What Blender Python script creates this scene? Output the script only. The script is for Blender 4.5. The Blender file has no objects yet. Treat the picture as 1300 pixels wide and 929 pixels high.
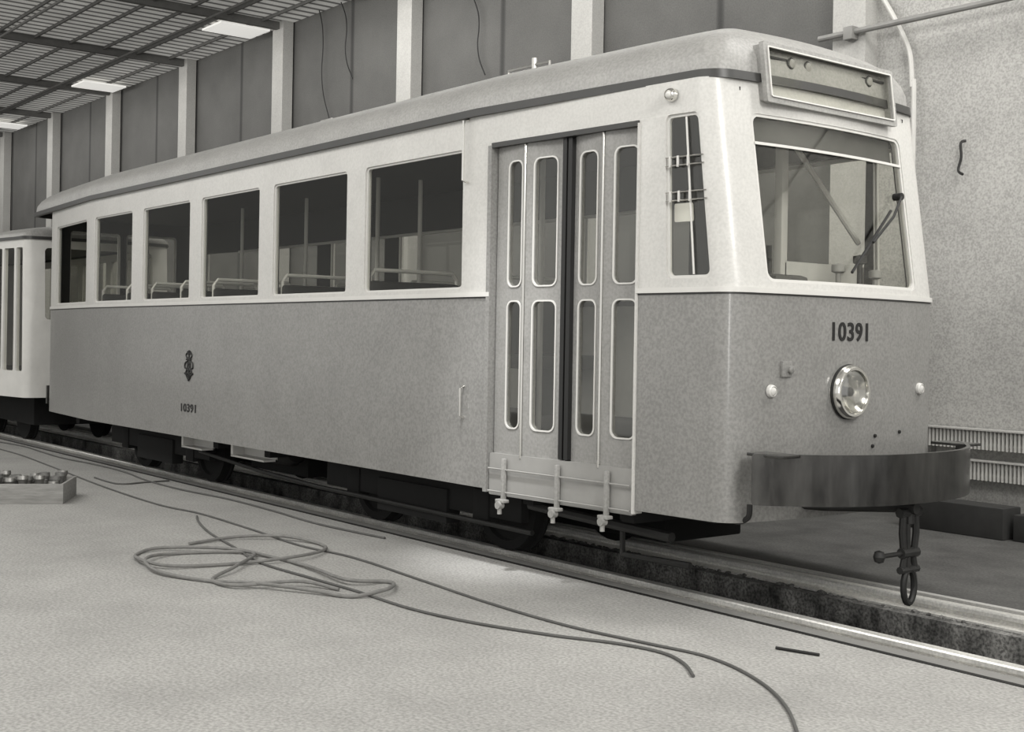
import bpy, bmesh, math, random, bisect
from mathutils import Vector, Matrix
random.seed(4)
SC=bpy.context.scene; COL=SC.collection
try:
    SC.view_settings.view_transform='Standard'; SC.view_settings.look='None'
except Exception: pass
# ------------------------------------------------------------------ camera model
f=1600.0; th=math.atan2(1255,f); c=math.cos(th); s=math.sin(th); rho=math.radians(1.0)
cr=math.cos(rho); sr=math.sin(rho); H=1.44
CAM=Vector((0,0,H)); Fw=Vector((-c,s,0)); Rt=Vector((s,c,0)); Up=Vector((0,0,1))
def ray(px,py):
    dx=px-650; dy=py-432
    x=dx*cr+dy*sr; y=-dx*sr+dy*cr
    return Fw+Rt*(x/f)-Up*(y/f)
def hitY(px,py,Y): d=ray(px,py); return CAM+d*(Y/d.y)
def hitZ(px,py,z=0.0): d=ray(px,py); return CAM+d*((z-H)/d.z)
def hitX(px,py,X): d=ray(px,py); return CAM+d*(X/d.x)
# ------------------------------------------------------------------ materials
def mat(name,v,rough=.6,metal=0.0,noise=0.0,scale=6,bump=0.0,stretch=(1,1,1),coat=0.0,emit=0.0,tint=(1,.985,.94),grain=0.0):
    m=bpy.data.materials.new(name); m.use_nodes=True; nt=m.node_tree; N=nt.nodes; L=nt.links
    b=N['Principled BSDF']; b.inputs['Roughness'].default_value=rough; b.inputs['Metallic'].default_value=metal
    if coat: b.inputs['Coat Weight'].default_value=coat; b.inputs['Coat Roughness'].default_value=.15
    col=lambda k:(min(1,v*k)*tint[0],min(1,v*k)*tint[1],min(1,v*k)*tint[2],1)
    b.inputs['Base Color'].default_value=col(1)
    tc=N.new('ShaderNodeTexCoord'); mp=N.new('ShaderNodeMapping'); mp.inputs['Scale'].default_value=stretch
    L.new(tc.outputs['Object'],mp.inputs['Vector'])
    nz=N.new('ShaderNodeTexNoise'); nz.inputs['Scale'].default_value=scale; nz.inputs['Detail'].default_value=7; nz.inputs['Roughness'].default_value=.65
    L.new(mp.outputs[0],nz.inputs['Vector'])
    rp=N.new('ShaderNodeValToRGB'); rp.color_ramp.elements[0].position=.3; rp.color_ramp.elements[1].position=.7
    rp.color_ramp.elements[0].color=col(1-noise); rp.color_ramp.elements[1].color=col(1+noise)
    L.new(nz.outputs['Fac'],rp.inputs[0]); out=rp.outputs[0]
    if grain:
        n2=N.new('ShaderNodeTexNoise'); n2.inputs['Scale'].default_value=60; n2.inputs['Detail'].default_value=3; L.new(tc.outputs['Object'],n2.inputs['Vector'])
        r2=N.new('ShaderNodeValToRGB'); r2.color_ramp.elements[0].position=.35; r2.color_ramp.elements[1].position=.62
        r2.color_ramp.elements[0].color=(1-grain,)*3+(1,); r2.color_ramp.elements[1].color=(1,1,1,1); L.new(n2.outputs['Fac'],r2.inputs[0])
        mg=N.new('ShaderNodeMix'); mg.data_type='RGBA'; mg.blend_type='MULTIPLY'; mg.inputs[0].default_value=1
        L.new(out,mg.inputs[6]); L.new(r2.outputs[0],mg.inputs[7]); out=mg.outputs[2]
    L.new(out,b.inputs['Base Color'])
    if bump:
        bp=N.new('ShaderNodeBump'); bp.inputs['Strength'].default_value=bump; bp.inputs['Distance'].default_value=.02
        L.new(nz.outputs['Fac'],bp.inputs['Height']); L.new(bp.outputs[0],b.inputs['Normal'])
    if emit:
        b.inputs['Emission Color'].default_value=col(1); b.inputs['Emission Strength'].default_value=emit
    return m
def glassmat(name,tv=.86,gl=.10,rg=.03):
    m=bpy.data.materials.new(name); m.use_nodes=True; nt=m.node_tree; N=nt.nodes; L=nt.links
    N.remove(N['Principled BSDF']); o=N['Material Output']
    t=N.new('ShaderNodeBsdfTransparent'); t.inputs[0].default_value=(tv,tv,tv*.98,1)
    g=N.new('ShaderNodeBsdfGlossy'); g.inputs['Roughness'].default_value=rg; g.inputs[0].default_value=(.9,.9,.88,1)
    mx=N.new('ShaderNodeMixShader'); mx.inputs[0].default_value=gl
    L.new(t.outputs[0],mx.inputs[1]); L.new(g.outputs[0],mx.inputs[2]); L.new(mx.outputs[0],o.inputs[0])
    return m
M=dict(
 cream=mat('cream_enamel',.50,.38,noise=.05,scale=3,coat=.15,grain=.10),
 cream2=mat('pale_car_enamel',.62,.45,noise=.08,scale=3),
 grey=mat('grey_enamel',.22,.36,noise=.07,scale=2.5,coat=.35,grain=.25),
 door=mat('door_enamel',.245,.42,noise=.10,scale=4,grain=.18,coat=.1),
 roof=mat('roof_paint',.29,.5,noise=.10,scale=3,grain=.2),
 frame=mat('frame_paint',.25,.45,noise=.08,scale=6),
 stripe=mat('dark_gutter',.03,.4,noise=.1),
 trim=mat('light_trim',.54,.35,noise=.04),
 chrome=mat('chrome',.8,.16,1.0,noise=.02),
 steel=mat('dull_steel',.38,.4,.8,noise=.15,scale=12),
 casting=mat('cast_metal',.16,.6,.2,noise=.4,scale=14),
 buffer=mat('dark_glossy_steel',.060,.24,.85,noise=.6,scale=9,coat=.5,bump=.10,stretch=(1,1,.25)),
 iron=mat('dark_iron',.018,.6,.3,noise=.3,scale=10),
 black=mat('black_rubber',.008,.6,noise=.1),
 mark=mat('black_lettering',.008,.5,noise=.05),
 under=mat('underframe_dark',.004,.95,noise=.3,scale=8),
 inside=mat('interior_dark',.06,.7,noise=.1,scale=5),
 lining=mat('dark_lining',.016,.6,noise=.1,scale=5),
 lining2=mat('light_lining',.5,.6,noise=.1,scale=5),
 seat=mat('seat_leather',.012,.5,noise=.15,scale=12),
 lens=mat('lamp_lens',.55,.2,.0,noise=.1,scale=30,coat=.6),
 white=mat('white_paper',.8,.7,noise=.04),
 blind=mat('blind_cloth',.62,.8,noise=.12,scale=5),
 floor=mat('concrete_floor',.345,.85,noise=.13,scale=1.5,bump=.15,grain=.34),
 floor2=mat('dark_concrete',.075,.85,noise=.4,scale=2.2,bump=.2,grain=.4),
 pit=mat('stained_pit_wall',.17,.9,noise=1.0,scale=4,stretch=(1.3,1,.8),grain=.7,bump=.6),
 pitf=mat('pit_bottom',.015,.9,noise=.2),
 edge=mat('rail_edge_concrete',.10,.9,noise=.8,scale=6,stretch=(.6,3,1),grain=.5,bump=.4),
 grit=mat('dirty_rubble',.12,.9,noise=.8,scale=30),
 rail=mat('worn_rail_steel',.85,.34,.5,noise=.25,scale=4,stretch=(.7,3,1),grain=.2),
 pil=mat('pale_pilaster',.40,.8,noise=.08,scale=2,grain=.14),
 wallr=mat('pale_wall',.40,.85,noise=.12,scale=1.3,bump=.1,grain=.30),
 cable=mat('cable_rubber',.08,.7,noise=.2),
 hose=mat('hose_canvas',.17,.8,noise=.2,scale=20),
 wood=mat('crate_wood',.26,.8,noise=.3,scale=5,stretch=(1,8,8)),
 woodd=mat('tarred_wood',.02,.8,noise=.3,scale=6),
 pipe=mat('painted_pipe',.20,.5,noise=.1),
 rad=mat('radiator_enamel',.5,.5,noise=.08),
 haunch=mat('haunch_glow',.8,.5,noise=.02,emit=.6),
 beam=mat('roof_beam',.10,.7,noise=.15),
 glass=glassmat('clear_glass',.94,.022), wglass=glassmat('windscreen_glass',.95,.05), dglass=glassmat('door_glass',.92,.07), hglass=glassmat('headlight_glass',.8,.3,.12),
)
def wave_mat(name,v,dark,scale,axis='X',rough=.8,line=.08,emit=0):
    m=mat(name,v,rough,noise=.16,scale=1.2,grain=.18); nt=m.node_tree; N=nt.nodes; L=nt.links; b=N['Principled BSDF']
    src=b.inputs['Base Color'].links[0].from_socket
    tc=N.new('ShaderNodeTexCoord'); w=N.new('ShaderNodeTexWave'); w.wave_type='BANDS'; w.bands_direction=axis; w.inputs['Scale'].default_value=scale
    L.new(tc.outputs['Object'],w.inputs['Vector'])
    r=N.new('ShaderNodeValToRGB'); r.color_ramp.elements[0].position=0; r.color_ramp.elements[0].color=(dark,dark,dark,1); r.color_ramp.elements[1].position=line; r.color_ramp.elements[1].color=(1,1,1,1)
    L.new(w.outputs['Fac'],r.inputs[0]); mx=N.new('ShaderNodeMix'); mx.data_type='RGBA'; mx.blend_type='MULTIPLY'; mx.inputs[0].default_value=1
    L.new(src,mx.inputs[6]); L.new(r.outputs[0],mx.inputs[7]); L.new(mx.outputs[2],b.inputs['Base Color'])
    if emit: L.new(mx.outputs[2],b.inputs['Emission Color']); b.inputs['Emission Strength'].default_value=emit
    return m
M['wall']=wave_mat('dark_wall_boards',.10,.35,.17,'X',line=.012)
M['ceil']=wave_mat('ribbed_roof_added_glow',.62,.12,1.25,'X',line=.5,emit=.24)  # emission added to lighten the ceiling underside, which gets little light
# ------------------------------------------------------------------ object helpers
WL={}
def empty(name,loc,label,cat,group=None):
    o=bpy.data.objects.new(name,None); COL.objects.link(o); o.location=loc; o.empty_display_size=.2
    WL[o]=Vector(loc); tag(o,label,cat,group); return o
def tag(o,label,cat,group=None,kind=None):
    if label: o['label']=label
    if cat: o['category']=cat
    if group: o['group']=group
    if kind: o['kind']=kind
    return o
def obj(name,bm,m,parent=None,smooth=32,label=None):
    xs=[v.co for v in bm.verts]
    lo=Vector((min(v.x for v in xs),min(v.y for v in xs),min(v.z for v in xs)))
    hi=Vector((max(v.x for v in xs),max(v.y for v in xs),max(v.z for v in xs)))
    cc=Vector(((lo.x+hi.x)/2,(lo.y+hi.y)/2,lo.z))
    bmesh.ops.translate(bm,verts=bm.verts,vec=-cc)
    me=bpy.data.meshes.new(name); bmesh.ops.recalc_face_normals(bm,faces=bm.faces); bm.to_mesh(me); bm.free()
    me.materials.append(m)
    if smooth:
        me.polygons.foreach_set('use_smooth',[True]*len(me.polygons))
        me.set_sharp_from_angle(angle=math.radians(smooth))
    o=bpy.data.objects.new(name,me); COL.objects.link(o); WL[o]=cc
    if parent is not None: o.parent=parent; o.location=cc-WL[parent]
    else: o.location=cc
    if label: o['label']=label
    return o
def struct(name,bm,m,**k):
    o=obj(name,bm,m,**k); o['kind']='structure'; return o
def box(bm,lo,hi,bev=0.0,seg=2):
    lo=Vector(lo); hi=Vector(hi); r=bmesh.ops.create_cube(bm,size=1); vs=r['verts']
    for v in vs:
        v.co=Vector(((lo.x+hi.x)/2+v.co.x*(hi.x-lo.x),(lo.y+hi.y)/2+v.co.y*(hi.y-lo.y),(lo.z+hi.z)/2+v.co.z*(hi.z-lo.z)))
    if bev:
        es=list({e for v in vs for e in v.link_edges})
        bmesh.ops.bevel(bm,geom=es,offset=bev,segments=seg,profile=.6,affect='EDGES')
    return bm
def bx(lo,hi,bev=0.0): return box(bmesh.new(),lo,hi,bev)
def tube(bm,pts,r,seg=8,closed=False):
    P=[Vector(p) for p in pts]; n=len(P); T=[]
    for i in range(n):
        a=P[i-1] if (i>0 or closed) else P[i]; b=P[(i+1)%n] if (i<n-1 or closed) else P[i]
        d=(b-a); T.append(d.normalized() if d.length>1e-9 else Vector((0,0,1)))
    u=T[0].orthogonal().normalized(); rings=[]
    for i in range(n):
        u=(u-T[i]*u.dot(T[i])).normalized(); v=T[i].cross(u)
        rr=r[i] if isinstance(r,(list,tuple)) else r
        rings.append([bm.verts.new(P[i]+(u*math.cos(2*math.pi*k/seg)+v*math.sin(2*math.pi*k/seg))*rr) for k in range(seg)])
    for i in range(n if closed else n-1):
        A=rings[i]; B=rings[(i+1)%n]
        for k in range(seg): bm.faces.new((A[k],A[(k+1)%seg],B[(k+1)%seg],B[k]))
    if not closed: bm.faces.new(rings[0][::-1]); bm.faces.new(rings[-1])
    return bm
def lathe(bm,prof,cen,axis,seg=28):
    ax=Vector(axis).normalized(); u=ax.orthogonal().normalized(); v=ax.cross(u); cen=Vector(cen); rings=[]
    for r,h in prof:
        if r<1e-6: rings.append([bm.verts.new(cen+ax*h)])
        else: rings.append([bm.verts.new(cen+ax*h+(u*math.cos(2*math.pi*k/seg)+v*math.sin(2*math.pi*k/seg))*r) for k in range(seg)])
    for A,B in zip(rings,rings[1:]):
        for k in range(seg):
            k2=(k+1)%seg
            if len(A)==1 and len(B)==1: continue
            if len(A)==1: bm.faces.new((A[0],B[k2],B[k]))
            elif len(B)==1: bm.faces.new((A[k],A[k2],B[0]))
            else: bm.faces.new((A[k],A[k2],B[k2],B[k]))
    return bm
def catmull(pts,n=8,closed=False):
    P=[Vector(p) for p in pts]; out=[]; m=len(P)
    for i in range(m if closed else m-1):
        g=lambda k:P[k%m] if closed else P[max(0,min(m-1,k))]
        p0,p1,p2,p3=g(i-1),g(i),g(i+1),g(i+2)
        for j in range(n):
            t=j/n; out.append(.5*((2*p1)+(p2-p0)*t+(2*p0-5*p1+4*p2-p3)*t*t+(3*p1-p0-3*p2+p3)*t**3))
    if not closed: out.append(P[-1])
    return out
def rrect(u0,u1,v0,v1,r,n=5):
    r=min(r,(u1-u0)/2-1e-4,(v1-v0)/2-1e-4)
    if r<=0: return [(u0,v0),(u1,v0),(u1,v1),(u0,v1)]
    o=[]
    for cx,cy,a in ((u1-r,v0+r,-90),(u1-r,v1-r,0),(u0+r,v1-r,90),(u0+r,v0+r,180)):
        for k in range(n+1):
            q=math.radians(a+90*k/n); o.append((cx+r*math.cos(q),cy+r*math.sin(q)))
    return o
def curve_mesh(loops,ext):
    cu=bpy.data.curves.new('tmp','CURVE'); cu.dimensions='2D'; cu.fill_mode='BOTH'; cu.extrude=ext
    for lp in loops:
        sp=cu.splines.new('POLY'); sp.points.add(len(lp)-1)
        for p,q in zip(sp.points,lp): p.co=(q[0],q[1],0,1)
        sp.use_cyclic_u=True
    ob=bpy.data.objects.new('tmp',cu); COL.objects.link(ob)
    dg=bpy.context.evaluated_depsgraph_get(); me=bpy.data.meshes.new_from_object(ob.evaluated_get(dg))
    bm=bmesh.new(); bm.from_mesh(me); bpy.data.objects.remove(ob); bpy.data.curves.remove(cu); bpy.data.meshes.remove(me)
    bmesh.ops.remove_doubles(bm,verts=bm.verts,dist=1e-5)
    return bm
def sheet(loops,thk,mapf,cuts=()):
    bm=curve_mesh(loops,thk/2)
    lo=min(v.co.x for v in bm.verts); hi=max(v.co.x for v in bm.verts)
    for u in cuts:
        if lo+1e-3<u<hi-1e-3:
            bmesh.ops.bisect_plane(bm,geom=bm.verts[:]+bm.edges[:]+bm.faces[:],plane_co=(u,0,0),plane_no=(1,0,0),dist=1e-5)
    for v in bm.verts: v.co=mapf(v.co.x,v.co.y,v.co.z-thk/2)
    return bm
def textbm(txt,w,h,ext,mapf,off=.006):
    cu=bpy.data.curves.new('t','FONT'); cu.body=txt; cu.extrude=.01; cu.offset=off*3; cu.space_character=1.08
    ob=bpy.data.objects.new('t',cu); COL.objects.link(ob)
    dg=bpy.context.evaluated_depsgraph_get(); me=bpy.data.meshes.new_from_object(ob.evaluated_get(dg))
    bm=bmesh.new(); bm.from_mesh(me); bpy.data.objects.remove(ob); bpy.data.curves.remove(cu); bpy.data.meshes.remove(me)
    xs=[v.co.x for v in bm.verts]; ys=[v.co.y for v in bm.verts]; x0,x1,y0,y1=min(xs),max(xs),min(ys),max(ys)
    for v in bm.verts:
        v.co=mapf(((v.co.x-x0)/(x1-x0)-.5)*w,((v.co.y-y0)/(y1-y0)-.5)*h,(v.co.z+.01)/.02*ext)
    return bm
# ------------------------------------------------------------------ car body
def fillet(pts,n=8):
    out=[]
    for i,(x,y,r) in enumerate(pts):
        p=Vector((x,y))
        if r==0 or i in (0,len(pts)-1): out.append(p); continue
        a=(Vector(pts[i-1][:2])-p).normalized(); b=(Vector(pts[i+1][:2])-p).normalized()
        ang=a.angle(b); tl=r/math.tan(ang/2); cen=p+(a+b).normalized()*(r/math.sin(ang/2))
        p1=p+a*tl; p2=p+b*tl; v1=p1-cen; v2=p2-cen; tot=v1.angle(v2); sg=1 if v1.x*v2.y-v1.y*v2.x>0 else -1
        for k in range(n+1):
            q=sg*tot*k/n; out.append(cen+Vector((v1.x*math.cos(q)-v1.y*math.sin(q),v1.x*math.sin(q)+v1.y*math.cos(q))))
    return out
YC=5.835
class Body:
    def __init__(B,tf,tr,tt0,tt1,hw,hwe,lean,bow=.08,rc=.14):
        B.tf,B.tr,B.hw,B.hwe,B.lean,B.bow=tf,tr,hw,hwe,lean,bow
        near=[(-tr-.08,YC,0),(-tr-.05,YC-.5,0),(-tr,YC-hwe,.22),(-tt1,YC-hw,0),(-tt0,YC-hw,0),(-(tf+bow),YC-hwe,rc)]
        fr=[(-(tf+bow*(o/hwe)**2),YC+o,0) for o in (-.66,-.44,-.22)]
        half=near+fr
        full=half+[(-tf,YC,0)]+[(x,2*YC-y,r) for x,y,r in half[::-1]]
        B.P=fillet(full); B.cum=[0]
        for a,b in zip(B.P,B.P[1:]): B.cum.append(B.cum[-1]+(b-a).length)
        B.U=B.cum[-1]; B.N=[]
        for i in range(len(B.P)):
            a=B.P[max(0,i-1)]; b=B.P[min(len(B.P)-1,i+1)]; d=(b-a).normalized(); B.N.append(Vector((d.y,-d.x)))
    def ev(B,u):
        i=max(0,min(len(B.P)-2,bisect.bisect_right(B.cum,u)-1)); k=(u-B.cum[i])/(B.cum[i+1]-B.cum[i])
        return B.P[i].lerp(B.P[i+1],k),B.N[i].lerp(B.N[i+1],k).normalized()
    def S(B,u,z,off=0):
        p,n=B.ev(u); t=-p.x; w=max(0,min(1,(B.tf+.59-t)/.45)); l=B.lean*max(0,z-1.73)*w
        return Vector((p.x-l+n.x*off,p.y+n.y*off,z))
    def un(B,t):
        for i in range(len(B.P)-1):
            a,b=B.P[i],B.P[i+1]
            if a.x<=-t<=b.x: return B.cum[i]+(B.cum[i+1]-B.cum[i])*((-t-a.x)/(b.x-a.x))
    def uf(B,y):
        for i in range(len(B.P)-1):
            a,b=B.P[i],B.P[i+1]
            if a.x>-(B.tf+.25) and a.y<=y<=b.y: return B.cum[i]+(B.cum[i+1]-B.cum[i])*((y-a.y)/(b.y-a.y))
    def roof(B,zg,h,p=2.3,se=.8,over=.02,K=10,ser=None):
        bm=bmesh.new(); us=[]; ser=ser or se
        for a,b in zip(B.cum,B.cum[1:]):
            n=max(1,int((b-a)/.35)); us+=[a+(b-a)*k/n for k in range(n)]
        us.append(B.U); rings=[]
        for k in range(K+1):
            ph=math.pi/2*k/K; r=math.cos(ph)**(2/p) if k<K else 0; z=zg+h*math.sin(ph)**(2/p); ring=[]
            for u in us:
                q=B.S(u,zg,over); sx=max(-(B.tr-ser),min(-(B.tf+se),q.x)); sp=Vector((sx,YC))
                ring.append(bm.verts.new((sp.x+(q.x-sp.x)*r,sp.y+(q.y-sp.y)*r,z)))
            rings.append(ring)
        for A,C_ in zip(rings,rings[1:]):
            for i in range(len(us)-1):
                try: bm.faces.new((A[i],A[i+1],C_[i+1],C_[i]))
                except Exception: pass
        bmesh.ops.remove_doubles(bm,verts=bm.verts,dist=1e-4); return bm
    def plate(B,z0,z1,inset):
        lp=[]
        for u in B.cum:
            q=B.S(u,1,-inset); lp.append((q.x,q.y))
        bm=curve_mesh([lp],(z1-z0)/2)
        for v in bm.verts: v.co.z+=(z0+z1)/2
        return bm
    def strip(B,u0,u1,z0,z1,off,thk):
        return sheet([[(u0,z0),(u1,z0),(u1,z1),(u0,z1)]],thk,lambda u,v,w:B.S(u,v,off+w),B.cum)
Z0,ZB,ZWB,ZWT,ZG,ZR=.508,1.725,1.765,2.665,2.862,2.905
TT0,TT1,TF,TR=6.44,13.4,4.36,15.25
A=Body(TF,TR,TT0,TT1,1.075,.92,.15)
AR=Body(TF,15.95,TT0,TT1,1.075,.88,.15)
pA=Vector((-TT0,YC-1.075,0)); pB=Vector((-(TF+.08),YC-.92,0)); nT=Vector((-(pB-pA).y,(pB-pA).x,0)).normalized()
pR=Vector((-TR,YC-.92,0)); pR2=Vector((-TT1,YC-1.075,0)); nR=Vector((-(pR2-pR).y,(pR2-pR).x,0)).normalized()
def near(px,py):
    """pixel -> (u,z,t) on the near side of the tram"""
    for n,p0,ok in ((nT,pA,lambda t:t<TT0),(Vector((0,1,0)),pA,lambda t:t<=TT1),(nR,pR,lambda t:True)):
        d=ray(px,py); k=(p0-CAM).dot(n)/d.dot(n); q=CAM+d*k
        if ok(-q.x): return A.un(-q.x),q.z,-q.x
def front(px,py):
    t=4.42
    for _ in range(8):
        q=hitX(px,py,-t); t=TF+.08*((q.y-YC)/.92)**2+.15*max(0,q.z-1.73)
    return A.uf(q.y),q.z,q.y
tram=empty('tram',(-9.8,YC,0),'two-tone tram with pale upper body and grey lower body, numbered 10391, standing on the track','tram')
# openings
WT=[(6.608,7.81),(8.067,9.222),(9.472,10.595),(10.849,11.945),(12.231,13.268),(13.56,14.85)]
WST=2.685
mir=lambda u:A.U-u
uD0,uD1=near(622,380)[0],near(808,380)[0]
wins=[(A.un(b),A.un(a)) for a,b in WT]
uc0,uc1=A.un(4.875),A.un(4.56)
ws0,ws1=A.uf(5.165),A.uf(6.495)
upl=[[(0,ZB),(uD0,ZB),(uD0,2.655),(uD1,2.655),(uD1,ZB),(A.U,ZB),(A.U,ZG),(0,ZG)]]
CB0,CB1=4.95,6.35
holes=[]
for a,b in wins: holes.append(rrect(a,b,ZWB,ZWT,.035))
for a,b in wins: holes.append(rrect(mir(b),mir(a),ZWB,ZWT,.035))
holes.append(rrect(mir(A.un(CB0)),mir(A.un(CB1)),ZWB,ZWT,.035))
holes.append(rrect(uc0,uc1,1.79,2.68,.04)); holes.append(rrect(mir(uc1),mir(uc0),1.79,2.68,.04))
holes.append(rrect(ws0,ws1,1.775,WST,.05))
holes.append(rrect(.04,.68,ZWB,ZWT,.04)); holes.append(rrect(A.U-.68,A.U-.04,ZWB,ZWT,.04))
mapA=lambda off:(lambda u,v,w:A.S(u,v,off+w))
lowl=[[(0,Z0),(uD0,Z0),(uD0,ZB),(0,ZB)],[(uD1,Z0),(A.U,Z0),(A.U,ZB),(uD1,ZB)]]
ub=obj('upper_body',sheet(upl+holes,.05,mapA(0),A.cum),M['cream'],tram,label='pale upper body with window openings')
lb=obj('lower_body',sheet(lowl,.05,mapA(0),A.cum),M['grey'],tram,label='grey lower body panels')
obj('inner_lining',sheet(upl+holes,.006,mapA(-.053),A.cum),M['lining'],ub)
obj('inner_lining',sheet(lowl,.006,mapA(-.053),A.cum),M['lining2'],lb)
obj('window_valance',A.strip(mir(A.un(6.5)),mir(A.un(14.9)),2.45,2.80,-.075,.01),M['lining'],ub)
for a,b in ((0.01,uD0),(uD1,A.U-.01)):
    obj('belt_moulding',A.strip(a,b,ZB-.012,ZB+.016,.012,.014),M['trim'],tram)
    obj('belt_painted_shadow',A.strip(a,b,ZB-.022,ZB-.012,.003,.006),M['stripe'],tram)  # dark strip painting the shadow below the moulding
obj('gutter',AR.strip(0.01,AR.U-.01,ZG-.004,ZR,.03,.05),M['stripe'],tram,label='dark gutter band')
obj('roof',AR.roof(ZR-.005,.365,p=2.4,over=.012,ser=2.4),M['roof'],tram,smooth=60)
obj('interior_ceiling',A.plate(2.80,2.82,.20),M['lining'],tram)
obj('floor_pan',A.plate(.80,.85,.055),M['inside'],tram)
# window frames + panes
def window(name,u0,u1,z0,z1,r,fr=.022,m='trim',g='glass',off=-.012):
    o=obj(name,sheet([rrect(u0-.004,u1+.004,z0-.004,z1+.004,r),rrect(u0+fr,u1-fr,z0+fr,z1-fr,max(.01,r-fr*.5))],.02,mapA(off),A.cum),M[m],tram)
    obj('pane',sheet([rrect(u0+fr*.7,u1-fr*.7,z0+fr*.7,z1-fr*.7,r)],.005,mapA(off-.008),A.cum),M[g],o); return o
for a,b in wins: window('side_window',a,b,ZWB,ZWT,.035,.014)
for a,b in wins: window('side_window',mir(b),mir(a),ZWB,ZWT,.035)
window('side_window',mir(A.un(CB0)),mir(A.un(CB1)),ZWB,ZWT,.035)
window('rear_window',.04,.68,ZWB,ZWT,.04); window('rear_window',A.U-.68,A.U-.04,ZWB,ZWT,.04)
cw=window('cab_side_window',uc0,uc1,1.79,2.68,.04,.016,'trim','dglass')
window('cab_side_window',mir(uc1),mir(uc0),1.79,2.68,.04,.016)
wsw=window('windscreen',ws0,ws1,1.775,WST,.05,.016,'trim','wglass',-.006)
obj('glazing_bar',sheet([[(ws0+.01,2.515),(ws1-.01,2.515),(ws1-.01,2.53),(ws0+.01,2.53)]],.014,mapA(.0),A.cum),M['trim'],wsw)
obj('sun_screen',sheet([[(ws0+.02,2.53),(ws1-.02,2.53),(ws1-.02,WST-.01),(ws0+.02,WST-.01)]],.006,mapA(-.06),A.cum),M['inside'],wsw)
obj('sash_post',tube(bmesh.new(),[A.S(uc0+.19,1.81,-.01),A.S(uc0+.19,2.66,-.01)],.006,6),M['trim'],cw)
for zz in (2.445,2.40,2.255,2.21):
    obj('sash_bar',tube(bmesh.new(),[A.S(uc0,zz,.004),A.S(uc1+.02,zz,.004)],.0035,6),M['chrome'],cw)
for uu in (uc0+.04,uc0+.11,uc0+.20):
    for zz in (2.422,2.232): 
        q=A.S(uu,zz,.004); obj('sash_catch',bx(q-Vector((.006,.005,.03)),q+Vector((.006,.005,.03)),.002),M['trim'],cw)
obj('notice',sheet([rrect(uc0+.02,uc0+.17,2.10,2.20,.01)],.006,mapA(-.05),A.cum),M['white'],cw)
# ------------------------------------------------------------------ doors (leaves slightly folded)
lv=[(624,662,640,658,-.040,-.018),(663,711,673,700,-.018,-.044),(721,760,729,753,-.044,-.018),(762,807,775,803,-.018,-.040)]
for a,b,h0,h1,o0,o1 in lv:
    ua,ub_,ha,hb=[near(p,380)[0] for p in (a,b,h0,h1)]
    mp_=lambda e,ua=ua,ub_=ub_,o0=o0,o1=o1:(lambda u,v,w:A.S(u,v,o0+(o1-o0)*(u-ua)/(ub_-ua)+e+w))
    o=obj('door_leaf',sheet([rrect(ua,ub_,.735,2.645,.01),rrect(ha,hb,1.775,2.545,.045),rrect(ha,hb,.90,1.68,.045)],.03,mp_(0),A.cum),M['door'],tram,label='folding door leaf with two tall round-ended panes')
    for z0,z1 in ((1.775,2.545),(.90,1.68)):
        obj('pane_rim',sheet([rrect(ha-.007,hb+.007,z0-.007,z1+.007,.05),rrect(ha+.002,hb-.002,z0+.002,z1-.002,.044)],.008,mp_(.006),A.cum),M['trim'],o)
        obj('pane',sheet([rrect(ha,hb,z0,z1,.045)],.004,mp_(-.012),A.cum),M['dglass'],o)
for p in (712.0,719.0):
    u=near(p,380)[0]; obj('door_edge_seal',sheet([rrect(u-.016,u+.016,.74,2.64,.008)],.04,mapA(-.012),A.cum),M['black'],tram,label='black rubber edge seal')
for p in (662,761):
    u=near(p,380)[0]; obj('door_hinge_rod',tube(bmesh.new(),[A.S(u,.72,-.012),A.S(u,2.64,-.012)],.008,8),M['chrome'],tram)
for u0,u1 in ((uD0-.03,uD0+.004),(uD1-.004,uD1+.012)):
    obj('door_post',A.strip(u0,u1,Z0-.02,2.66,.01,.07),M['cream' if u0>uD0 else 'grey'],tram)
obj('door_track',A.strip(uD0,uD1,2.645,2.675,.008,.05),M['stripe'],tram)
obj('step_apron',sheet([rrect(uD0+.01,uD1-.01,.475,.735,.01)],.03,mapA(-.01),A.cum),M['frame'],tram)
for px_ in (641,709,772):
    u=near(px_,620)[0]; bm=bmesh.new(); q=A.S(u,.6,.01)
    box(bm,q+Vector((-.012,-.015,-.16)),q+Vector((.012,.012,.11)),.004)
    box(bm,q+Vector((-.042,-.035,-.16)),q+Vector((.042,.012,-.14)),.005)
    lathe(bm,[(0,-.02),(.024,-.02),(.024,.02),(0,.02)],q+Vector((0,-.03,-.175)),(0,1,0),14)
    lathe(bm,[(0,-.02),(.014,-.02),(.014,.02),(0,.02)],q+Vector((0,-.03,-.21)),(0,0,1),12)
    obj('step_hanger',bm,M['roof'],tram)
for zz in (.50,.64): obj('apron_rib',tube(bmesh.new(),[A.S(uD0+.02,zz,.008),A.S(uD1-.02,zz,.008)],.006,6),M['frame'],tram)
q0=A.S(uD0,.5,-.06); q1=A.S(uD1,.5,-.06)
obj('entrance_step',bx((q0.x+.02,q0.y+.1,.50),(q1.x-.02,q0.y+.5,.53)),M['inside'],tram)
def rail_handle(px0,py0,py1,rr=.009,out=.045,m='chrome'):
    u,za,_=near(px0,py0); _,zb,_=near(px0,py1)
    obj('grab_handle',tube(bmesh.new(),[A.S(u,za,0),A.S(u,za-.012,out),A.S(u,zb+.012,out),A.S(u,zb,0)],rr,8),M[m],tram)
rail_handle(596,152,232); rail_handle(589,490,530,.008,.03)
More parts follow.
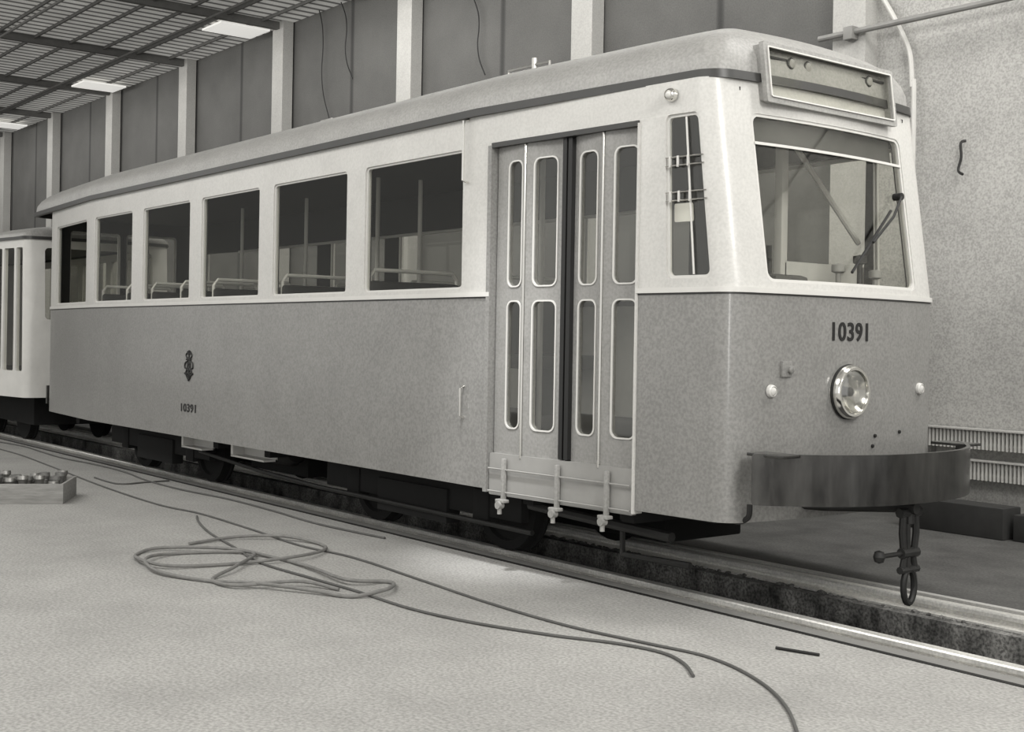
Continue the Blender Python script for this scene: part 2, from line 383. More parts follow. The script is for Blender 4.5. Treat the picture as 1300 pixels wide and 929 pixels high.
def lamp(name,cen,ax,r,h,m1='chrome',m2='lens'):
    cen=Vector(cen); o=obj(name,lathe(bmesh.new(),[(r*1.15,0),(r*1.15,h*.35),(r*1.05,h*.8),(r*.85,h),(r*.82,h*.6),(0,h*.6)],cen,ax,30),M[m1],tram)
    obj('lens',lathe(bmesh.new(),[(r*.84,h*.62),(r*.7,h*.95),(r*.4,h*1.15),(0,h*1.22)],cen,ax,30),M[m2],o); return o
u,z,_=near(863,119); lamp('side_marker_lamp',A.S(u,z,0),(0,-1,0),.032,.04)
# headlight: ring, bowl reflector, bulb, fluted glass
hl=A.S(A.uf(YC-.04),1.187,0)-Vector((.02,0,0)); ax=(1,0,0)
ho=obj('headlight',lathe(bmesh.new(),[(.150,.015),(.150,.045),(.145,.065),(.135,.075),(.122,.074),(.116,.06),(.116,.02),(0,.018)],hl,ax,40),M['chrome'],tram)
obj('rim_band',lathe(bmesh.new(),[(.151,.02),(.154,.03),(.151,.04)],hl,ax,40),M['iron'],ho)
obj('reflector',lathe(bmesh.new(),[(.114,.062),(.095,.045),(.07,.032),(.04,.024),(0,.0215)],hl,ax,36),M['chrome'],ho)
obj('bulb',lathe(bmesh.new(),[(.02,.025),(.026,.032),(.026,.046),(.014,.056),(0,.058)],hl,ax,14),M['iron'],ho)
obj('fluted_glass',lathe(bmesh.new(),[(.119,.066),(.10,.076),(.07,.084),(.03,.088),(0,.089)],hl,ax,36),M['hglass'],ho)
for px_,py_ in ((978,496),(1166,494)):
    u,z,y=front(px_,py_); q=A.S(u,1.196,0); lamp('indicator_lamp',q,(1,0,0),.03,.025,'trim','lens')
bm=textbm('10391',.315,.105,.004,lambda x,y,w:A.S(A.uf(YC-.02+x),1.52+y,w+.001)); obj('fleet_number',bm,M['mark'],tram,label='black number 10391 on the front')
ux=lambda x:A.un(10.81-x)
bm=textbm('10391',.32,.075,.004,lambda x,y,w:A.S(ux(x),.775+y,w+.001)); obj('fleet_number',bm,M['mark'],tram,label='small number 10391 on the side')
# crest : crown over interlaced scrolls
bm=bmesh.new(); Q=lambda x,y:A.S(ux(x),1.15+y,.004)
for sg in (-1,1):
    tube(bm,catmull([Q(sg*.02,.05),Q(sg*.075,.035),Q(sg*.085,-.01),Q(sg*.04,-.02),Q(sg*.012,-.05),Q(sg*.05,-.075),Q(sg*.09,-.06)],5),.0075,6)
    tube(bm,catmull([Q(sg*-.03,.03),Q(sg*.02,-.01),Q(sg*.055,-.05),Q(sg*.03,-.10),Q(sg*-.01,-.125)],5),.0085,6)
    tube(bm,catmull([Q(0,.072),Q(sg*.035,.078),Q(sg*.062,.10),Q(sg*.04,.125),Q(0,.118)],5),.007,6)
    tube(bm,[Q(sg*.025,.112),Q(sg*.032,.14)],.006,6)
tube(bm,[Q(-.05,.066),Q(.05,.066)],.010,6); tube(bm,[Q(0,.07),Q(0,.15)],.007,6); tube(bm,[Q(-.018,.14),Q(.018,.14)],.006,6)
tube(bm,[Q(0,.045),Q(0,-.13)],.012,6); tube(bm,[Q(.026*math.cos(a),.0+.04*math.sin(a)) for a in [k*math.pi/8 for k in range(16)]],.008,6,True)
obj('crest',bm,M['mark'],tram,label='dark crowned monogram crest')
u,z,y=front(999,469); q=A.S(u,z,0); bm=bx(q+Vector((-.01,-.05,-.04)),q+Vector((.015,.03,.045)),.006); lathe(bm,[(.022,0),(.022,.02),(.012,.025),(0,.025)],q+Vector((.01,.01,0)),(1,0,0),14)
obj('socket_cover',bm,M['grey'],tram)
for px_,py_ in ((1110,553),(1141,548),(1107,566)):
    u,z,y=front(px_,py_); q=A.S(u,z,0); obj('bolt',lathe(bmesh.new(),[(.010,0),(.010,.010),(0,.013)],q,(1,0,0),10),M['iron'],tram)
# wiper
def fp(px_,py_,off): u,z,_=front(px_,py_); return A.S(u,z,off)
bm=tube(bmesh.new(),[fp(1139,250,.03),fp(1128,275,.035),fp(1103,308,.03)],.008,8); lathe(bm,[(0,-.02),(.022,-.02),(.022,.035),(0,.035)],fp(1139,250,0),(1,0,0),14)
wp=obj('wiper',bm,M['black'],tram); obj('wiper_blade',tube(bmesh.new(),[fp(1127,268,.02),fp(1078,346,.02)],.009,6),M['black'],wp)
# destination box
def D(y,z,w=0): return Vector((-(4.475+.13*(z-2.7))+w,y,z))
y0,y1,z0,z1=YC-.605,YC+.555,2.745,3.08
bm=sheet([rrect(y0,y1,z0,z1,.012),rrect(y0+.032,y1-.032,z0+.036,z1-.03,.006)],.03,lambda u,v,w:D(u,v,w))
db=obj('destination_box',bm,M['roof'],tram)
bm=sheet([rrect(y0+.026,y1-.026,z0+.030,z1-.024,.012),rrect(y0+.034,y1-.034,z0+.038,z1-.032,.008)],.008,lambda u,v,w:D(u,v,w+.009)); obj('frame_bead',bm,M['trim'],db)
bm=sheet([rrect(y0+.01,y1-.01,z0+.01,z1-.01,.012),rrect(y0+.03,y1-.03,z0+.03,z1-.03,.01)],.36,lambda u,v,w:D(u,v,w-.02)); obj('casing',bm,M['roof'],db)
bm=sheet([rrect(y0+.03,y1-.03,z0+.03,z1-.03,.005)],.006,lambda u,v,w:D(u,v,w-.065)); obj('blind',bm,M['blind'],db)
obj('roller',tube(bmesh.new(),[D(y0+.04,z1-.07,-.045),D(y1-.04,z1-.07,-.045)],.009,10),M['iron'],db)
for yy in (.26,.40,.96): 
    l_=obj('box_lamp',lathe(bmesh.new(),[(0,-.03),(.018,-.03),(.028,0),(.024,.010),(0,.012)],D(y0+yy,z1-.085,-.03),(1,0,0),16),M['steel'],db)
    obj('lamp_rim',lathe(bmesh.new(),[(.028,-.004),(.034,0),(.028,.006)],D(y0+yy,z1-.085,-.03),(1,0,0),16),M['iron'],l_)
obj('pane',sheet([rrect(y0+.03,y1-.03,z0+.035,z1-.03,.006)],.004,lambda u,v,w:D(u,v,w-.014)),M['glass'],db)
# bumper
hwb=.93; YB=YC+.025; bp=[]
for k in range(49):
    o=-1+2*k/48; bp.append(Vector((-(3.87+.42*abs(o)**2.5),YB+o*hwb)))
cumb=[0]
for a,b in zip(bp,bp[1:]): cumb.append(cumb[-1]+(b-a).length)
def BS(u,z,w):
    i=max(0,min(47,bisect.bisect_right(cumb,u)-1)); k=(u-cumb[i])/(cumb[i+1]-cumb[i]); p=bp[i].lerp(bp[i+1],k)
    d=(bp[i+1]-bp[i]).normalized(); return Vector((p.x+d.y*w,p.y-d.x*w,z))
bm=sheet([rrect(0,cumb[-1],.622,.885,.02)],.022,BS,cumb); bump=obj('bumper',bm,M['buffer'],tram,label='dark curved steel buffer beam')
for sg in (-1,1):
    ya=YB+sg*hwb; 
    obj('bumper_bracket',bx((-4.36,ya-.19 if sg>0 else ya+.04,.868),(-4.12,ya-.04 if sg>0 else ya+.19,.884),.004),M['buffer'],bump)
obj('bumper_stay',bx((-4.45,YC-.35,.66),(-3.92,YC+.35,.72),.01),M['iron'],bump)
# coupler
bm=bmesh.new(); tube(bm,[(-4.6,YC-.55,.60),(-4.3,YC-.3,.585),(-4.05,YC,.585)],.035,10); tube(bm,[(-4.5,YC,.585),(-3.93,YC,.585)],.032,10)
tube(bm,[(-3.975,YC,.62),(-3.975,YC,.50)],.028,10)
cp=obj('coupler',bm,M['iron'],tram)
bm=bmesh.new()
for sg in (-1,1): tube(bm,[(-3.975,YC+sg*.055,.57),(-3.975,YC+sg*.062,.45),(-3.975,YC+sg*.045,.345)],.019,8)
tube(bm,[(-3.975,YC-.09,.56),(-3.975,YC+.09,.56)],.026,8); tube(bm,[(-3.975,YC-.07,.345),(-3.975,YC+.07,.345)],.028,10); obj('shackle',bm,M['iron'],cp)
bm=tube(bmesh.new(),[(-3.975,YC-.02,.50),(-3.975,YC-.01,.25)],.018,8); tube(bm,[(-3.975,YC-.26,.345),(-3.975,YC+.08,.345)],.013,8)
lathe(bm,[(0,-.035),(.024,-.026),(.032,0),(.024,.026),(0,.035)],(-3.975,YC-.26,.345),(0,0,1),12); obj('coupling_screw',bm,M['iron'],cp)
bm=bmesh.new()
for sg in (-1,1): tube(bm,[(-3.975,YC+sg*.035,.34),(-3.975,YC+sg*.055,.27),(-3.975,YC+sg*.05,.24)],.017,8)
tube(bm,[(-3.975,YC-.08,.255),(-3.975,YC+.08,.255)],.020,8); obj('shackle',bm,M['iron'],cp)
ln=[Vector((-3.975,YC+.005+.048*math.cos(a),.165+.09*math.sin(a))) for a in [k*math.pi/10 for k in range(20)]]
obj('link',tube(bmesh.new(),ln,.018,8,True),M['iron'],cp)
# roof fittings
bm=bmesh.new(); R0=hitY(646,88,YC-.5); R1=hitY(698,76,YC-.5)
tube(bm,[R0+Vector((0,0,-.08)),R0+Vector((0,0,-.01)),R1+Vector((0,0,-.01)),R1+Vector((0,0,-.08))],.010,6)
tube(bm,[R0+Vector((.28,0,-.07)),R0+Vector((.28,0,.03))],.02,8); obj('roof_rail',bm,M['steel'],tram)
bm=bmesh.new(); q=hitY(408,157,YC-.5); tube(bm,[q+Vector((0,0,-.08)),q+Vector((0,0,.02)),q+Vector((.18,0,.02)),q+Vector((.18,0,-.08))],.010,6); obj('roof_rail',bm,M['steel'],tram)
# ------------------------------------------------------------------ interior
def seat(t,ya,yb):
    bm=bx((-t,ya,1.22),(-t+.42,yb,1.33),.03)
    xm=-t+.2; box(bm,(xm-.05,(ya+yb)/2-.15,.85),(xm+.05,(ya+yb)/2+.15,1.22))
    o=obj('passenger_seat',bm,M['seat'],tram)
    obj('seat_back',bx((-t-.03,ya,1.33),(-t+.03,yb,1.86),.025),M['seat'],o)
    z=1.94; obj('seat_rail',tube(bmesh.new(),[(-t,ya+.01,1.6),(-t,ya+.01,z-.05),(-t,ya+.05,z),(-t,yb-.05,z),(-t,yb-.01,z-.05),(-t,yb-.01,1.6)],.015,8),M['trim'],o)
for t in (7.9,9.25,10.55,11.25,11.95,12.6,13.3): seat(t,YC-.98,YC-.18); seat(t,YC+.25,YC+.98)
for t,y in ((9.0,YC+.2),(9.12,YC-.15),(11.0,YC+.2),(11.2,YC-.15),(12.4,YC+.2),(12.55,YC-.15),(6.5,YC-.5)):
    obj('stanchion',tube(bmesh.new(),[(-t,y,.85),(-t,y,2.82)],.019,8),M['trim'],tram)
obj('luggage_rail',tube(bmesh.new(),[(-13.3,YC+.6,2.40),(-6.7,YC+.6,2.40)],.014,8),M['trim'],tram)
# cab fittings
bm=bx((-5.0,YC-.35,.85),(-4.62,YC-.05,1.84),.04); ct=obj('controller',bm,M['inside'],tram)
obj('controller_handle',tube(bmesh.new(),[(-4.8,YC-.2,1.84),(-4.8,YC-.2,1.93),(-4.7,YC-.32,1.94),(-4.7,YC-.32,2.0)],.016,8),M['iron'],ct)
obj('dashboard',bx((-4.66,YC-.8,1.62),(-4.46,YC+.8,1.74),.02),M['inside'],tram)
for k,(y,h) in enumerate(((-.55,.16),(.15,.12),(.35,.18),(.5,.10))):
    obj('cab_gauge',lathe(bmesh.new(),[(0,0),(.035,0),(.035,.02),(.016,.03),(.016,h),(.04,h+.01),(.04,h+.05),(0,h+.06)],(-4.58,YC+y,1.74),(0,0,1),14),M['frame' if k%2 else 'iron'],tram)
obj('cab_partition',bx((-5.02,YC+.15,.85),(-4.98,YC+.95,1.95),.01),M['lining2'],tram)
obj('cab_post',bx((-5.04,YC+.12,.85),(-4.98,YC+.18,2.82),.01),M['trim'],tram)
obj('cab_brace',tube(bmesh.new(),[(-5.0,YC+.15,2.75),(-5.0,YC+.9,2.1)],.018,8),M['trim'],tram)
obj('driver_seat',lathe(bmesh.new(),[(0,0),(.12,0),(.03,.03),(.03,.5),(.17,.52),(.18,.58),(.15,.6),(0,.6)],(-5.15,YC+.1-.35,.85),(0,0,1),18),M['seat'],tram)
# ------------------------------------------------------------------ underframe
for y in (YC-.62,YC+.62): obj('sole_bar',bx((-15.0,y-.04,.45),(-4.75,y+.04,.80)),M['under'],tram)
for t in (5.2,6.1,9.6,10.6,11.3,14.2): obj('cross_beam',bx((-t-.05,YC-.9,.42),(-t+.05,YC+.9,.60)),M['under'],tram)
obj('equipment_case',bx((-9.5,YC+.1,.12),(-5.9,YC+.85,.7),.02),M['under'],tram)
obj('equipment_case',bx((-14.6,YC+.1,.12),(-9.7,YC+.85,.7),.02),M['under'],tram)
obj('equipment_case',bx((-10.9,YC-.40,.20),(-9.8,YC+.05,.7),.02),M['under'],tram)
def bogie(t):
    bm=bmesh.new()
    for y in (YC-.72,YC+.72):
        box(bm,(-t-1.25,y-.035,.26),(-t+1.25,y+.035,.45),.01); box(bm,(-t-.45,y-.06,.16),(-t+.45,y+.06,.40),.01)
    box(bm,(-t-.15,YC-.72,.34),(-t+.15,YC+.72,.60))
    b=obj('bogie',bm,M['under'],tram)
    for x in (-.825,.825):
        for sg in (-1,1):
            y=YC+sg*.5
            obj('wheel',lathe(bmesh.new(),[(0,-.06),(.08,-.06),(.09,-.02),(.26,-.02),(.27,-.055),(.33,-.05),(.33,.03),(.355,.035),(.35,.06),(.27,.06),(.26,.02),(.09,.02),(0,.02)],(-t+x,y,.345),(0,-sg,0),30),M['under'],b)
            obj('axle_box',bx((-t+x-.09,y+sg*.22-.05,.22),(-t+x+.09,y+sg*.22+.05,.44),.02),M['under'],b)
            y2=y+sg*.22
            for dx in (-.17,.17):
                hp=[(-t+x+dx+.035*math.cos(k*.8),y2+.035*math.sin(k*.8),.44+k*.0035) for k in range(42)]; obj('coil_spring',tube(bmesh.new(),hp,.009,5),M['under'],b)
        obj('axle',tube(bmesh.new(),[(-t+x,YC-.5,.345),(-t+x,YC+.5,.345)],.05,10),M['iron'],b)
bogie(7.6); bogie(12.3)
obj('air_tank',lathe(bmesh.new(),[(0,-.5),(.10,-.48),(.14,-.4),(.14,.4),(.10,.48),(0,.5)],(-10.2,YC-.55,.45),(1,0,0),18),M['iron'],tram)
for px_,w in ((247,26),(318,42)):
    a=hitY(px_-w/2,576,YC-.9); b=hitY(px_+w/2,576,YC-.9)
    bm=bx((a.x,YC-.93,.38),(b.x,YC-.80,.395)); box(bm,(a.x,YC-.82,.38),(b.x,YC-.80,.52)); box(bm,(a.x,YC-.93,.39),(a.x+.04,YC-.80,.52)); obj('step_iron',bm,M['trim'],tram)
obj('brake_rod',tube(bmesh.new(),[(-11.2,YC-.78,.34),(-9.9,YC-.8,.27),(-8.9,YC-.8,.24),(-6.2,YC-.78,.22)],.018,8),M['iron'],tram)
obj('brake_rod',tube(bmesh.new(),[(-9.0,YC-.6,.5),(-8.2,YC-.6,.3)],.03,8),M['iron'],tram)
bm=bmesh.new(); tube(bm,[(-6.2,YC-.8,.40),(-4.95,YC-.8,.36)],.03,8); tube(bm,[(-5.4,YC-.75,.55),(-5.4,YC-.75,.2),(-4.9,YC-.7,.2)],.02,8)
obj('life_guard',bm,M['iron'],tram)
bm=bmesh.new(); q=hitY(935,650,YC-.8); tube(bm,catmull([q+Vector((-.05,0,.08)),q+Vector((-.05,0,0)),q+Vector((0,0,-.05)),q+Vector((.08,0,-.02)),q+Vector((.09,0,.05))],4),.015,8); obj('tow_hook',bm,M['iron'],tram)
# ------------------------------------------------------------------ second car behind
ZG2=2.60
B2=Body(16.0,23.5,17.0,22.0,1.06,.93,.06,.05,.10)
t2=empty('tram',(-19.5,YC,0),'pale second tram whose glazed end shows at the left edge behind the grey tram','tram')
m2=lambda off:(lambda u,v,w:B2.S(u,v,off+w))
ua=lambda t:B2.un(t)
hs=[rrect(ua(16.32),ua(16.13),.95,2.5,.03),rrect(ua(16.68),ua(16.38),.95,2.5,.03),rrect(ua(17.2),ua(16.74),.95,2.5,.03),rrect(B2.uf(YC-.7),B2.uf(YC+.7),1.6,2.5,.05)]+[rrect(ua(a+1.0),ua(a),1.6,2.5,.04) for a in (17.4,18.6,19.8,21.0)]
hs+=[rrect(B2.U-ua(a),B2.U-ua(a+1.0),1.6,2.5,.04) for a in (16.2,17.4,18.6,19.8,21.0)]
o=obj('car_body',sheet([[(0,.62),(B2.U,.62),(B2.U,ZG2),(0,ZG2)]]+hs,.05,m2(0),B2.cum),M['cream2'],t2)
for h in hs:
    us=[p[0] for p in h]; vs=[p[1] for p in h]
    obj('pane',sheet([rrect(min(us),max(us),min(vs),max(vs),.03)],.005,m2(-.02),B2.cum),M['glass'],t2)
obj('gutter',B2.strip(.01,B2.U-.01,ZG2,ZG2+.04,.02,.04),M['stripe'],t2); obj('roof',B2.roof(ZG2+.035,.18),M['roof'],t2,smooth=60)
obj('floor_pan',B2.plate(.8,.85,.055),M['inside'],t2)
obj('underframe',bx((-23.2,YC-.7,.25),(-16.4,YC+.7,.78),.02),M['under'],t2)
for t in (17.3,18.7,21.4,22.6):
    for sg in (-1,1): obj('wheel',lathe(bmesh.new(),[(0,-.05),(.33,-.05),(.33,.03),(.355,.035),(.35,.06),(0,.06)],(-t,YC+sg*.5,.345),(0,-sg,0),24),M['under'],t2)
bm=bmesh.new(); tube(bm,[(-16.0,YC,.6),(-15.6,YC,.6)],.04,8); box(bm,(-15.95,YC-.7,.55),(-15.90,YC+.7,.78),.01); obj('bumper',bm,M['buffer'],t2)
# ------------------------------------------------------------------ setting
XL,XR=-44,3.5
struct('floor',bx((XL,-6,-.3),(XR,5.04,0)),M['floor'],smooth=0)
struct('trim_1',bx((XL,5.04,-.3),(XR,5.07,.004)),M['iron'],smooth=0)
struct('trim_2',bx((XL,5.07,-.3),(XR,5.18,0)),M['pipe'],smooth=0)
struct('trim_3',bx((XL,5.18,-.3),(XR,5.50,-.07)),M['edge'],smooth=0)
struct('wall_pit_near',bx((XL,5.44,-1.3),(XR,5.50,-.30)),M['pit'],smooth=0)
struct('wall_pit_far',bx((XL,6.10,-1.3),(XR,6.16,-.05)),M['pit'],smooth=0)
struct('trim_4',bx((XL,6.16,-.3),(XR,6.46,-.07)),M['edge'],smooth=0)
struct('trim_5',bx((XL,6.46,-.3),(XR,6.51,.004)),M['pil'],smooth=0)
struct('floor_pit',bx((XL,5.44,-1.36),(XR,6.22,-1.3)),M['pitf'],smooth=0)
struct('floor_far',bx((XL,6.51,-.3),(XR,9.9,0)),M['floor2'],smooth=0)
# loose dirt and rubble on the ledges beside the rails
bm=bmesh.new()
for i in range(900):
    x=random.uniform(-9.5,0.5); y=random.choice((random.uniform(5.21,5.25),random.uniform(5.42,5.48),random.uniform(6.19,6.26),random.uniform(6.19,6.26),random.uniform(6.41,6.44))); r_=random.uniform(.006,.020)
    mt=Matrix.Translation((x,y,-.07+r_*.6))@Matrix.Rotation(random.uniform(0,3),4,'Z')@Matrix.Diagonal((r_*random.uniform(.8,1.8),r_,r_*.7,1))
    bmesh.ops.create_icosphere(bm,subdivisions=1,radius=1,matrix=mt)
tag(obj('rubble',bm,M['grit'],smooth=0),'loose dirt and small rubble lying along the rails of the track','rubble',None,'stuff')
def railobj(y,label):
    pr=[(-.065,-.07),(-.065,-.058),(-.012,-.045),(-.012,-.03),(-.036,-.02),(-.036,.0),(-.03,.008),(.03,.008),(.036,0),(.036,-.02),(.012,-.03),(.012,-.045),(.065,-.058),(.065,-.07)]
    bm=bmesh.new(); a=[bm.verts.new((XL,y+p,q)) for p,q in pr]; b=[bm.verts.new((XR,y+p,q)) for p,q in pr]; n=len(pr)
    for k in range(n): bm.faces.new((a[k],a[(k+1)%n],b[(k+1)%n],b[k]))
    bm.faces.new(a[::-1]); bm.faces.new(b); tag(obj('rail',bm,M['rail'],smooth=0),label,'rail','track rails')
railobj(YC-.5,'worn steel rail nearest the pale open floor with cables'); railobj(YC+.5,'worn steel rail on the far side of the pit, beside the dark floor')
WY=9.7
struct('wall_back',bx((XL,WY,0),(-7.2,WY+.2,6.6)),M['wall'],smooth=0)
struct('wall_right',bx((-7.2,WY-.02,0),(XR,WY+.2,6.6)),M['wallr'],smooth=0)
struct('wall_left',bx((XL-.2,-6,0),(XL,WY+.2,6.6)),M['wallr'],smooth=0)
for i in range(9):
    t=7.2+3.72*i; struct('trim_%d'%(6+i),bx((-t-.18,WY-.2,0),(-t+.18,WY-.021,6.5)),M['pil'],smooth=0)
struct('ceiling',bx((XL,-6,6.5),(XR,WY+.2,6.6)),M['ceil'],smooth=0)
k=15
for i in range(9):
    t=7.2+3.72*i; struct('trim_%d'%k,bx((-t-.05,-6,6.38),(-t+.05,WY-.2,6.5)),M['beam'],smooth=0); k+=1
y=9.2
while y>0:
    struct('trim_%d'%k,bx((XL,y-.015,6.45),(XR,y+.015,6.5)),M['beam'],smooth=0); k+=1; y-=.6
for y in (7.9,5.9):
    struct('trim_%d'%k,tube(bmesh.new(),[(XL,y,6.12),(XR,y,6.12)],.022,8),M['beam']); k+=1
for n,t in enumerate((12.0,15.6,18.9,25.1,31.4)):
    struct('window_%d'%(n+1),bx((-t-.36,8.6,6.38),(-t+.36,9.45,6.41)),M['haunch'],smooth=0)  # glowing panels stand in for the pale lit truss haunches
def thing(name,bm,m,label,cat,group=None,**kw): return tag(obj(name,bm,m,**kw),label,cat,group)
a=hitY(1040,50,WY-.25)
bm=tube(bmesh.new(),[(a.x,WY-.25,a.z),(1.5,WY-.25,a.z)],.028,10)
for px_ in (1080,):
    q=hitY(px_,40,WY-.25); tube(bm,[(q.x,WY-.25,a.z-.05),(q.x,WY-.03,a.z-.05)],.03,8); box(bm,(q.x-.05,WY-.3,a.z-.07),(q.x+.05,WY-.2,a.z+.05),.01)
thing('wall_pipe',bm,M['pipe'],'grey horizontal pipe on a bracket high on the pale wall right of the tram roof','pipe')
p=[hitY(x,y,WY-.1) for x,y in ((1118,-8),(1134,20),(1148,48),(1156,72),(1158,110),(1160,150))]; p.append(Vector((p[-1].x,WY-.1,0.005))); cxx=p[-1].x
thing('conduit',tube(bmesh.new(),catmull(p,5),.022,8),M['rad'],'pale bent vertical conduit on the wall just right of the destination box','conduit')
q=hitY(1222,200,WY-.05); bm=tube(bmesh.new(),catmull([q+Vector((.03,0,.14)),q+Vector((0,-.03,.12)),q+Vector((0,-.02,0)),q+Vector((-.02,-.03,-.11)),q+Vector((.03,-.04,-.15))],4),.012,6)
thing('wall_hook',bm,M['iron'],'small dark iron hook fixed to the pale wall right of the windscreen','hook')
for i,(x,y0_,y1_) in enumerate(((402,0,150),(600,-5,95),(432,0,100))):
    p=[hitY(x+j*3+4*math.sin(j*1.3),y0_+(y1_-y0_)*j/5,WY-.06) for j in range(6)]
    thing('hanging_wire',tube(bmesh.new(),catmull(p,4),.009,5),M['black'],('thin dark wire hanging on the wall above the second largest side window','thin dark wire hanging on the wall above the roof left of the passenger door','thin dark wire on the wall, second of the wires counted from the left')[i],'wire','wires on the back wall')
def radiator(z0,z1,label,foot):
    r=empty('radiator',(-4.3,WY-.1,foot),label,'radiator','finned radiators'); xs=cxx+.1
    bm=bmesh.new(); x=xs
    while x<-2.0: box(bm,(x,WY-.16,z0),(x+.012,WY-.06,z1)); x+=.036
    obj('fins',bm,M['rad'],r,smooth=0)
    for z in (z0+.04,z1-.04): obj('heating_pipe',tube(bmesh.new(),[(xs-.04,WY-.11,z),(-1.9,WY-.11,z)],.02,8),M['rad'],r)
    obj('top_plate',bx((xs-.02,WY-.18,z1),(-1.95,WY-.04,z1+.012)),M['pil'],r)
    for x in (xs+.1,-4.5,-2.1): obj('bracket',bx((x,WY-.05,foot),(x+.03,WY-.021,z1)),M['pipe'],r)
radiator(.60,.757,'upper pale finned radiator on the wall beside the tram front',.53); radiator(.345,.50,'lower pale finned radiator on the wall just above the dark timber block',.0)
thing('timber_block',bx((-6.05,8.75,0),(-5.15,9.0,.24),.012),M['woodd'],'dark timber block lying on the far floor under the radiators','timber block')
thing('timber_block',bx((-5.10,8.8,0),(-4.85,9.2,.20),.012),M['woodd'],'shorter dark timber block beside the long one, nearer the right edge','timber block')
# ------------------------------------------------------------------ cables on the floor
def fl(pts,r): return [Vector((hitZ(x,y,r).x,hitZ(x,y,r).y,r)) for x,y in pts]
def cable(pts,r,m,label,name='cable',zs=None):
    P=fl(pts,r)
    if zs: 
        for v,z in zip(P,zs): v.z+=z
    thing(name,tube(bmesh.new(),catmull(P,8),r,8),m,label,'cable' if name=='cable' else 'hose','cables on the floor')
cable([(-60,555),(15,574),(60,590),(130,617),(200,640),(255,652),(320,672),(380,692),(450,708),(540,738),(620,765),(720,794),(820,816),(900,834),(960,862),(1000,900),(1020,960)],.0075,M['cable'],'long thin dark cable running diagonally over the whole floor from the crate side')
cable([(250,655),(252,662),(266,676),(300,696),(330,714),(400,735),(452,750),(520,772),(600,790),(700,806),(780,816),(840,828),(868,842),(880,858)],.008,M['cable'],'second dark cable curving past the coil of hose and ending beside the long cable')
pts=[(240,690),(300,683),(360,684),(405,690),(411,700),(370,711),(290,716),(215,720),(178,714),(174,703),(205,697),(290,700),(350,708),(395,722),(440,740),(490,738),(500,744),(488,753),(445,757),(400,752),(330,745),(262,737),(200,727),(186,712),(230,702),(320,703),(300,722),(270,735),(300,745),(380,742),(430,748)]
cable(pts,.011,M['hose'],'loosely coiled flat grey hose lying in the middle of the pale floor','hose',[.0+.01*(i%3) for i in range(len(pts))])
thing('cable',tube(bmesh.new(),catmull([Vector((-17+i*.85,4.87+.05*math.sin(i*1.7)+.04*math.sin(i*.6),.009)) for i in range(12)],8),.008,8),M['cable'],'dark cable lying along the near rail beside the tram','cable','cables on the floor')
cable([(120,606),(150,614),(185,612),(215,610)],.008,M['cable'],'short loose cable end between the crate and the rail')
# crate with castings at left
q=hitZ(80,640,0); x1,yy0=q.x,q.y; phi=math.atan2(c,s)+.16; dp=.62
r=empty('crate',(x1,yy0,0),'low pale wooden tray crate at the left edge holding small metal castings','crate')
obj('side_board',bx((x1-1.5,yy0,.01),(x1,yy0+.022,.17),.004),M['wood'],r); obj('side_board',bx((x1-1.5,yy0+dp-.022,.01),(x1,yy0+dp,.17),.004),M['wood'],r)
obj('end_board',bx((x1-.022,yy0+.023,.01),(x1,yy0+dp-.023,.17),.004),M['wood'],r); obj('end_board',bx((x1-1.5,yy0+.023,.01),(x1-1.478,yy0+dp-.023,.17),.004),M['wood'],r)
obj('base_board',bx((x1-1.5,yy0,0),(x1,yy0+dp,.01)),M['wood'],r)
r.rotation_euler=(0,0,phi)
for i in range(6):
    for j in range(4):
        lx=-.10-i*.12+random.uniform(-.012,.012); ly=.11+j*.13+random.uniform(-.012,.012)
        x=x1+lx*math.cos(phi)-ly*math.sin(phi); y=yy0+lx*math.sin(phi)+ly*math.cos(phi); h_=random.choice((.17,.20,.22))
        thing('ring_casting',lathe(bmesh.new(),[(.018,0),(.042,0),(.045,.02),(.034,.05),(.034,h_-.05),(.045,h_-.03),(.042,h_),(.02,h_),(.018,h_-.02),(.018,0)],(x,y,.0105),(0,0,1),14),M['casting' if (i*3+j)%3 else 'steel'],'small round metal casting standing in the wooden tray crate','casting','castings in the tray crate')
bm=tube(bmesh.new(),fl([(985,822),(1040,831)],.008),.008,6); thing('iron_bar',bm,M['iron'],'short dark bar lying on the floor beside the near rail at the bottom','bar')
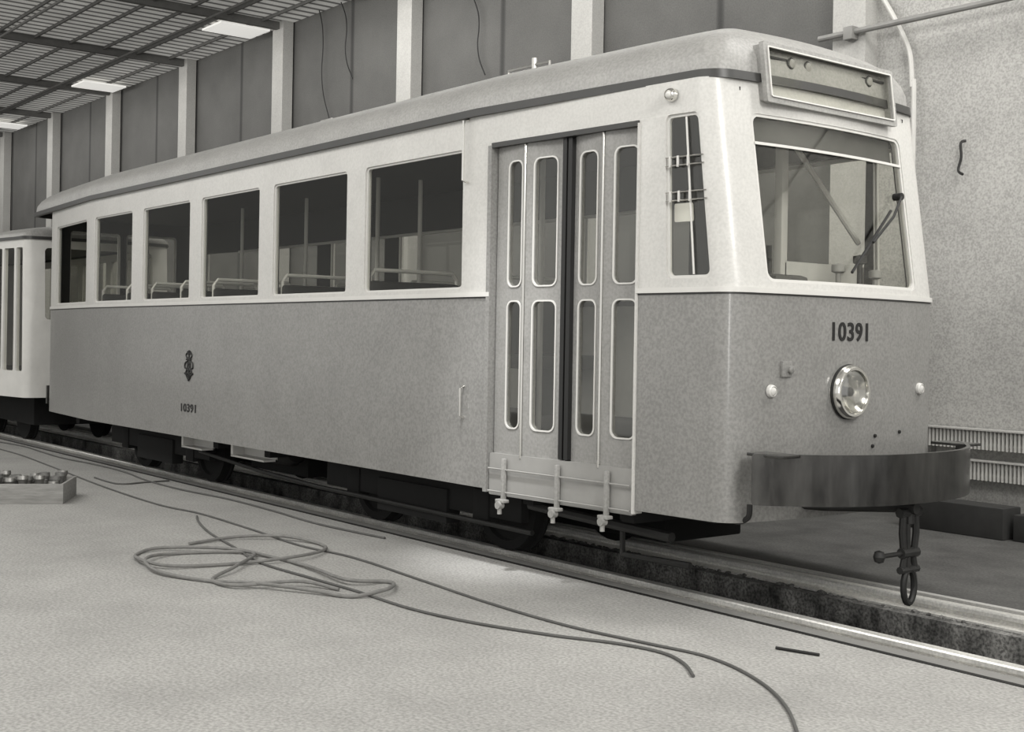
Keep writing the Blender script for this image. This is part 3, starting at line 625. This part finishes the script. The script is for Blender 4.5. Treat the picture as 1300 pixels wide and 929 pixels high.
# ------------------------------------------------------------------ lights
w=bpy.data.worlds.new('World'); SC.world=w; w.use_nodes=True; w.node_tree.nodes['Background'].inputs[0].default_value=(1,.99,.96,1); w.node_tree.nodes['Background'].inputs[1].default_value=.8
def area(loc,target,sx,sy,e,nm='skylight_and_fill'):
    l=bpy.data.lights.new(nm,'AREA'); l.shape='RECTANGLE'; l.size=sx; l.size_y=sy; l.energy=e; l.color=(1,.985,.95)
    o=bpy.data.objects.new(nm,l); COL.objects.link(o); o.location=loc; d=Vector(target)-Vector(loc); o.rotation_euler=d.to_track_quat('-Z','Y').to_euler()
area((-8,0.5,6.0),(-8,4,0),12,3,560)
area((-24,1.0,6.0),(-24,4.5,0),14,3,420)
area((1.5,3.5,5.0),(-5,6,1.5),1.6,2,320)
area((-2,7.6,6.1),(-3,9.6,1.5),5,1.2,330)
area((-11,8.0,6.1),(-11,9.7,1.5),9,.6,170)  # added fill, brightens the wall seen through the tram windows
area((-24,8.0,6.1),(-24,9.7,3),20,.8,230)
area((1.6,-1.9,2.2),(-4.5,4.9,1.4),.5,2.4,120,'added_light')  # added strip light behind the camera: corner highlight and frontal fill
tg=hitZ(665,712,0)
l=bpy.data.lights.new('added_light','SPOT'); l.energy=1300; l.spot_size=math.radians(19); l.spot_blend=1; l.shadow_soft_size=.2  # added spot that makes the bright floor patch near the door
o=bpy.data.objects.new('added_light',l); COL.objects.link(o); o.location=tg+Vector((1.2,-2.0,5.4)); d=tg-o.location; o.rotation_euler=d.to_track_quat('-Z','Y').to_euler()
# ------------------------------------------------------------------ camera
cd=bpy.data.cameras.new('camera'); cd.sensor_width=36; cd.lens=f/1300*36; cd.shift_y=-32.5/1300; cd.clip_start=.05
co=bpy.data.objects.new('camera',cd); COL.objects.link(co)
R_=Rt*cr+Up*sr; U_=Up*cr-Rt*sr
mw=Matrix.Identity(4)
for i in range(3): mw[i][0]=R_[i]; mw[i][1]=U_[i]; mw[i][2]=-Fw[i]; mw[i][3]=CAM[i]
co.matrix_world=mw; SC.camera=co
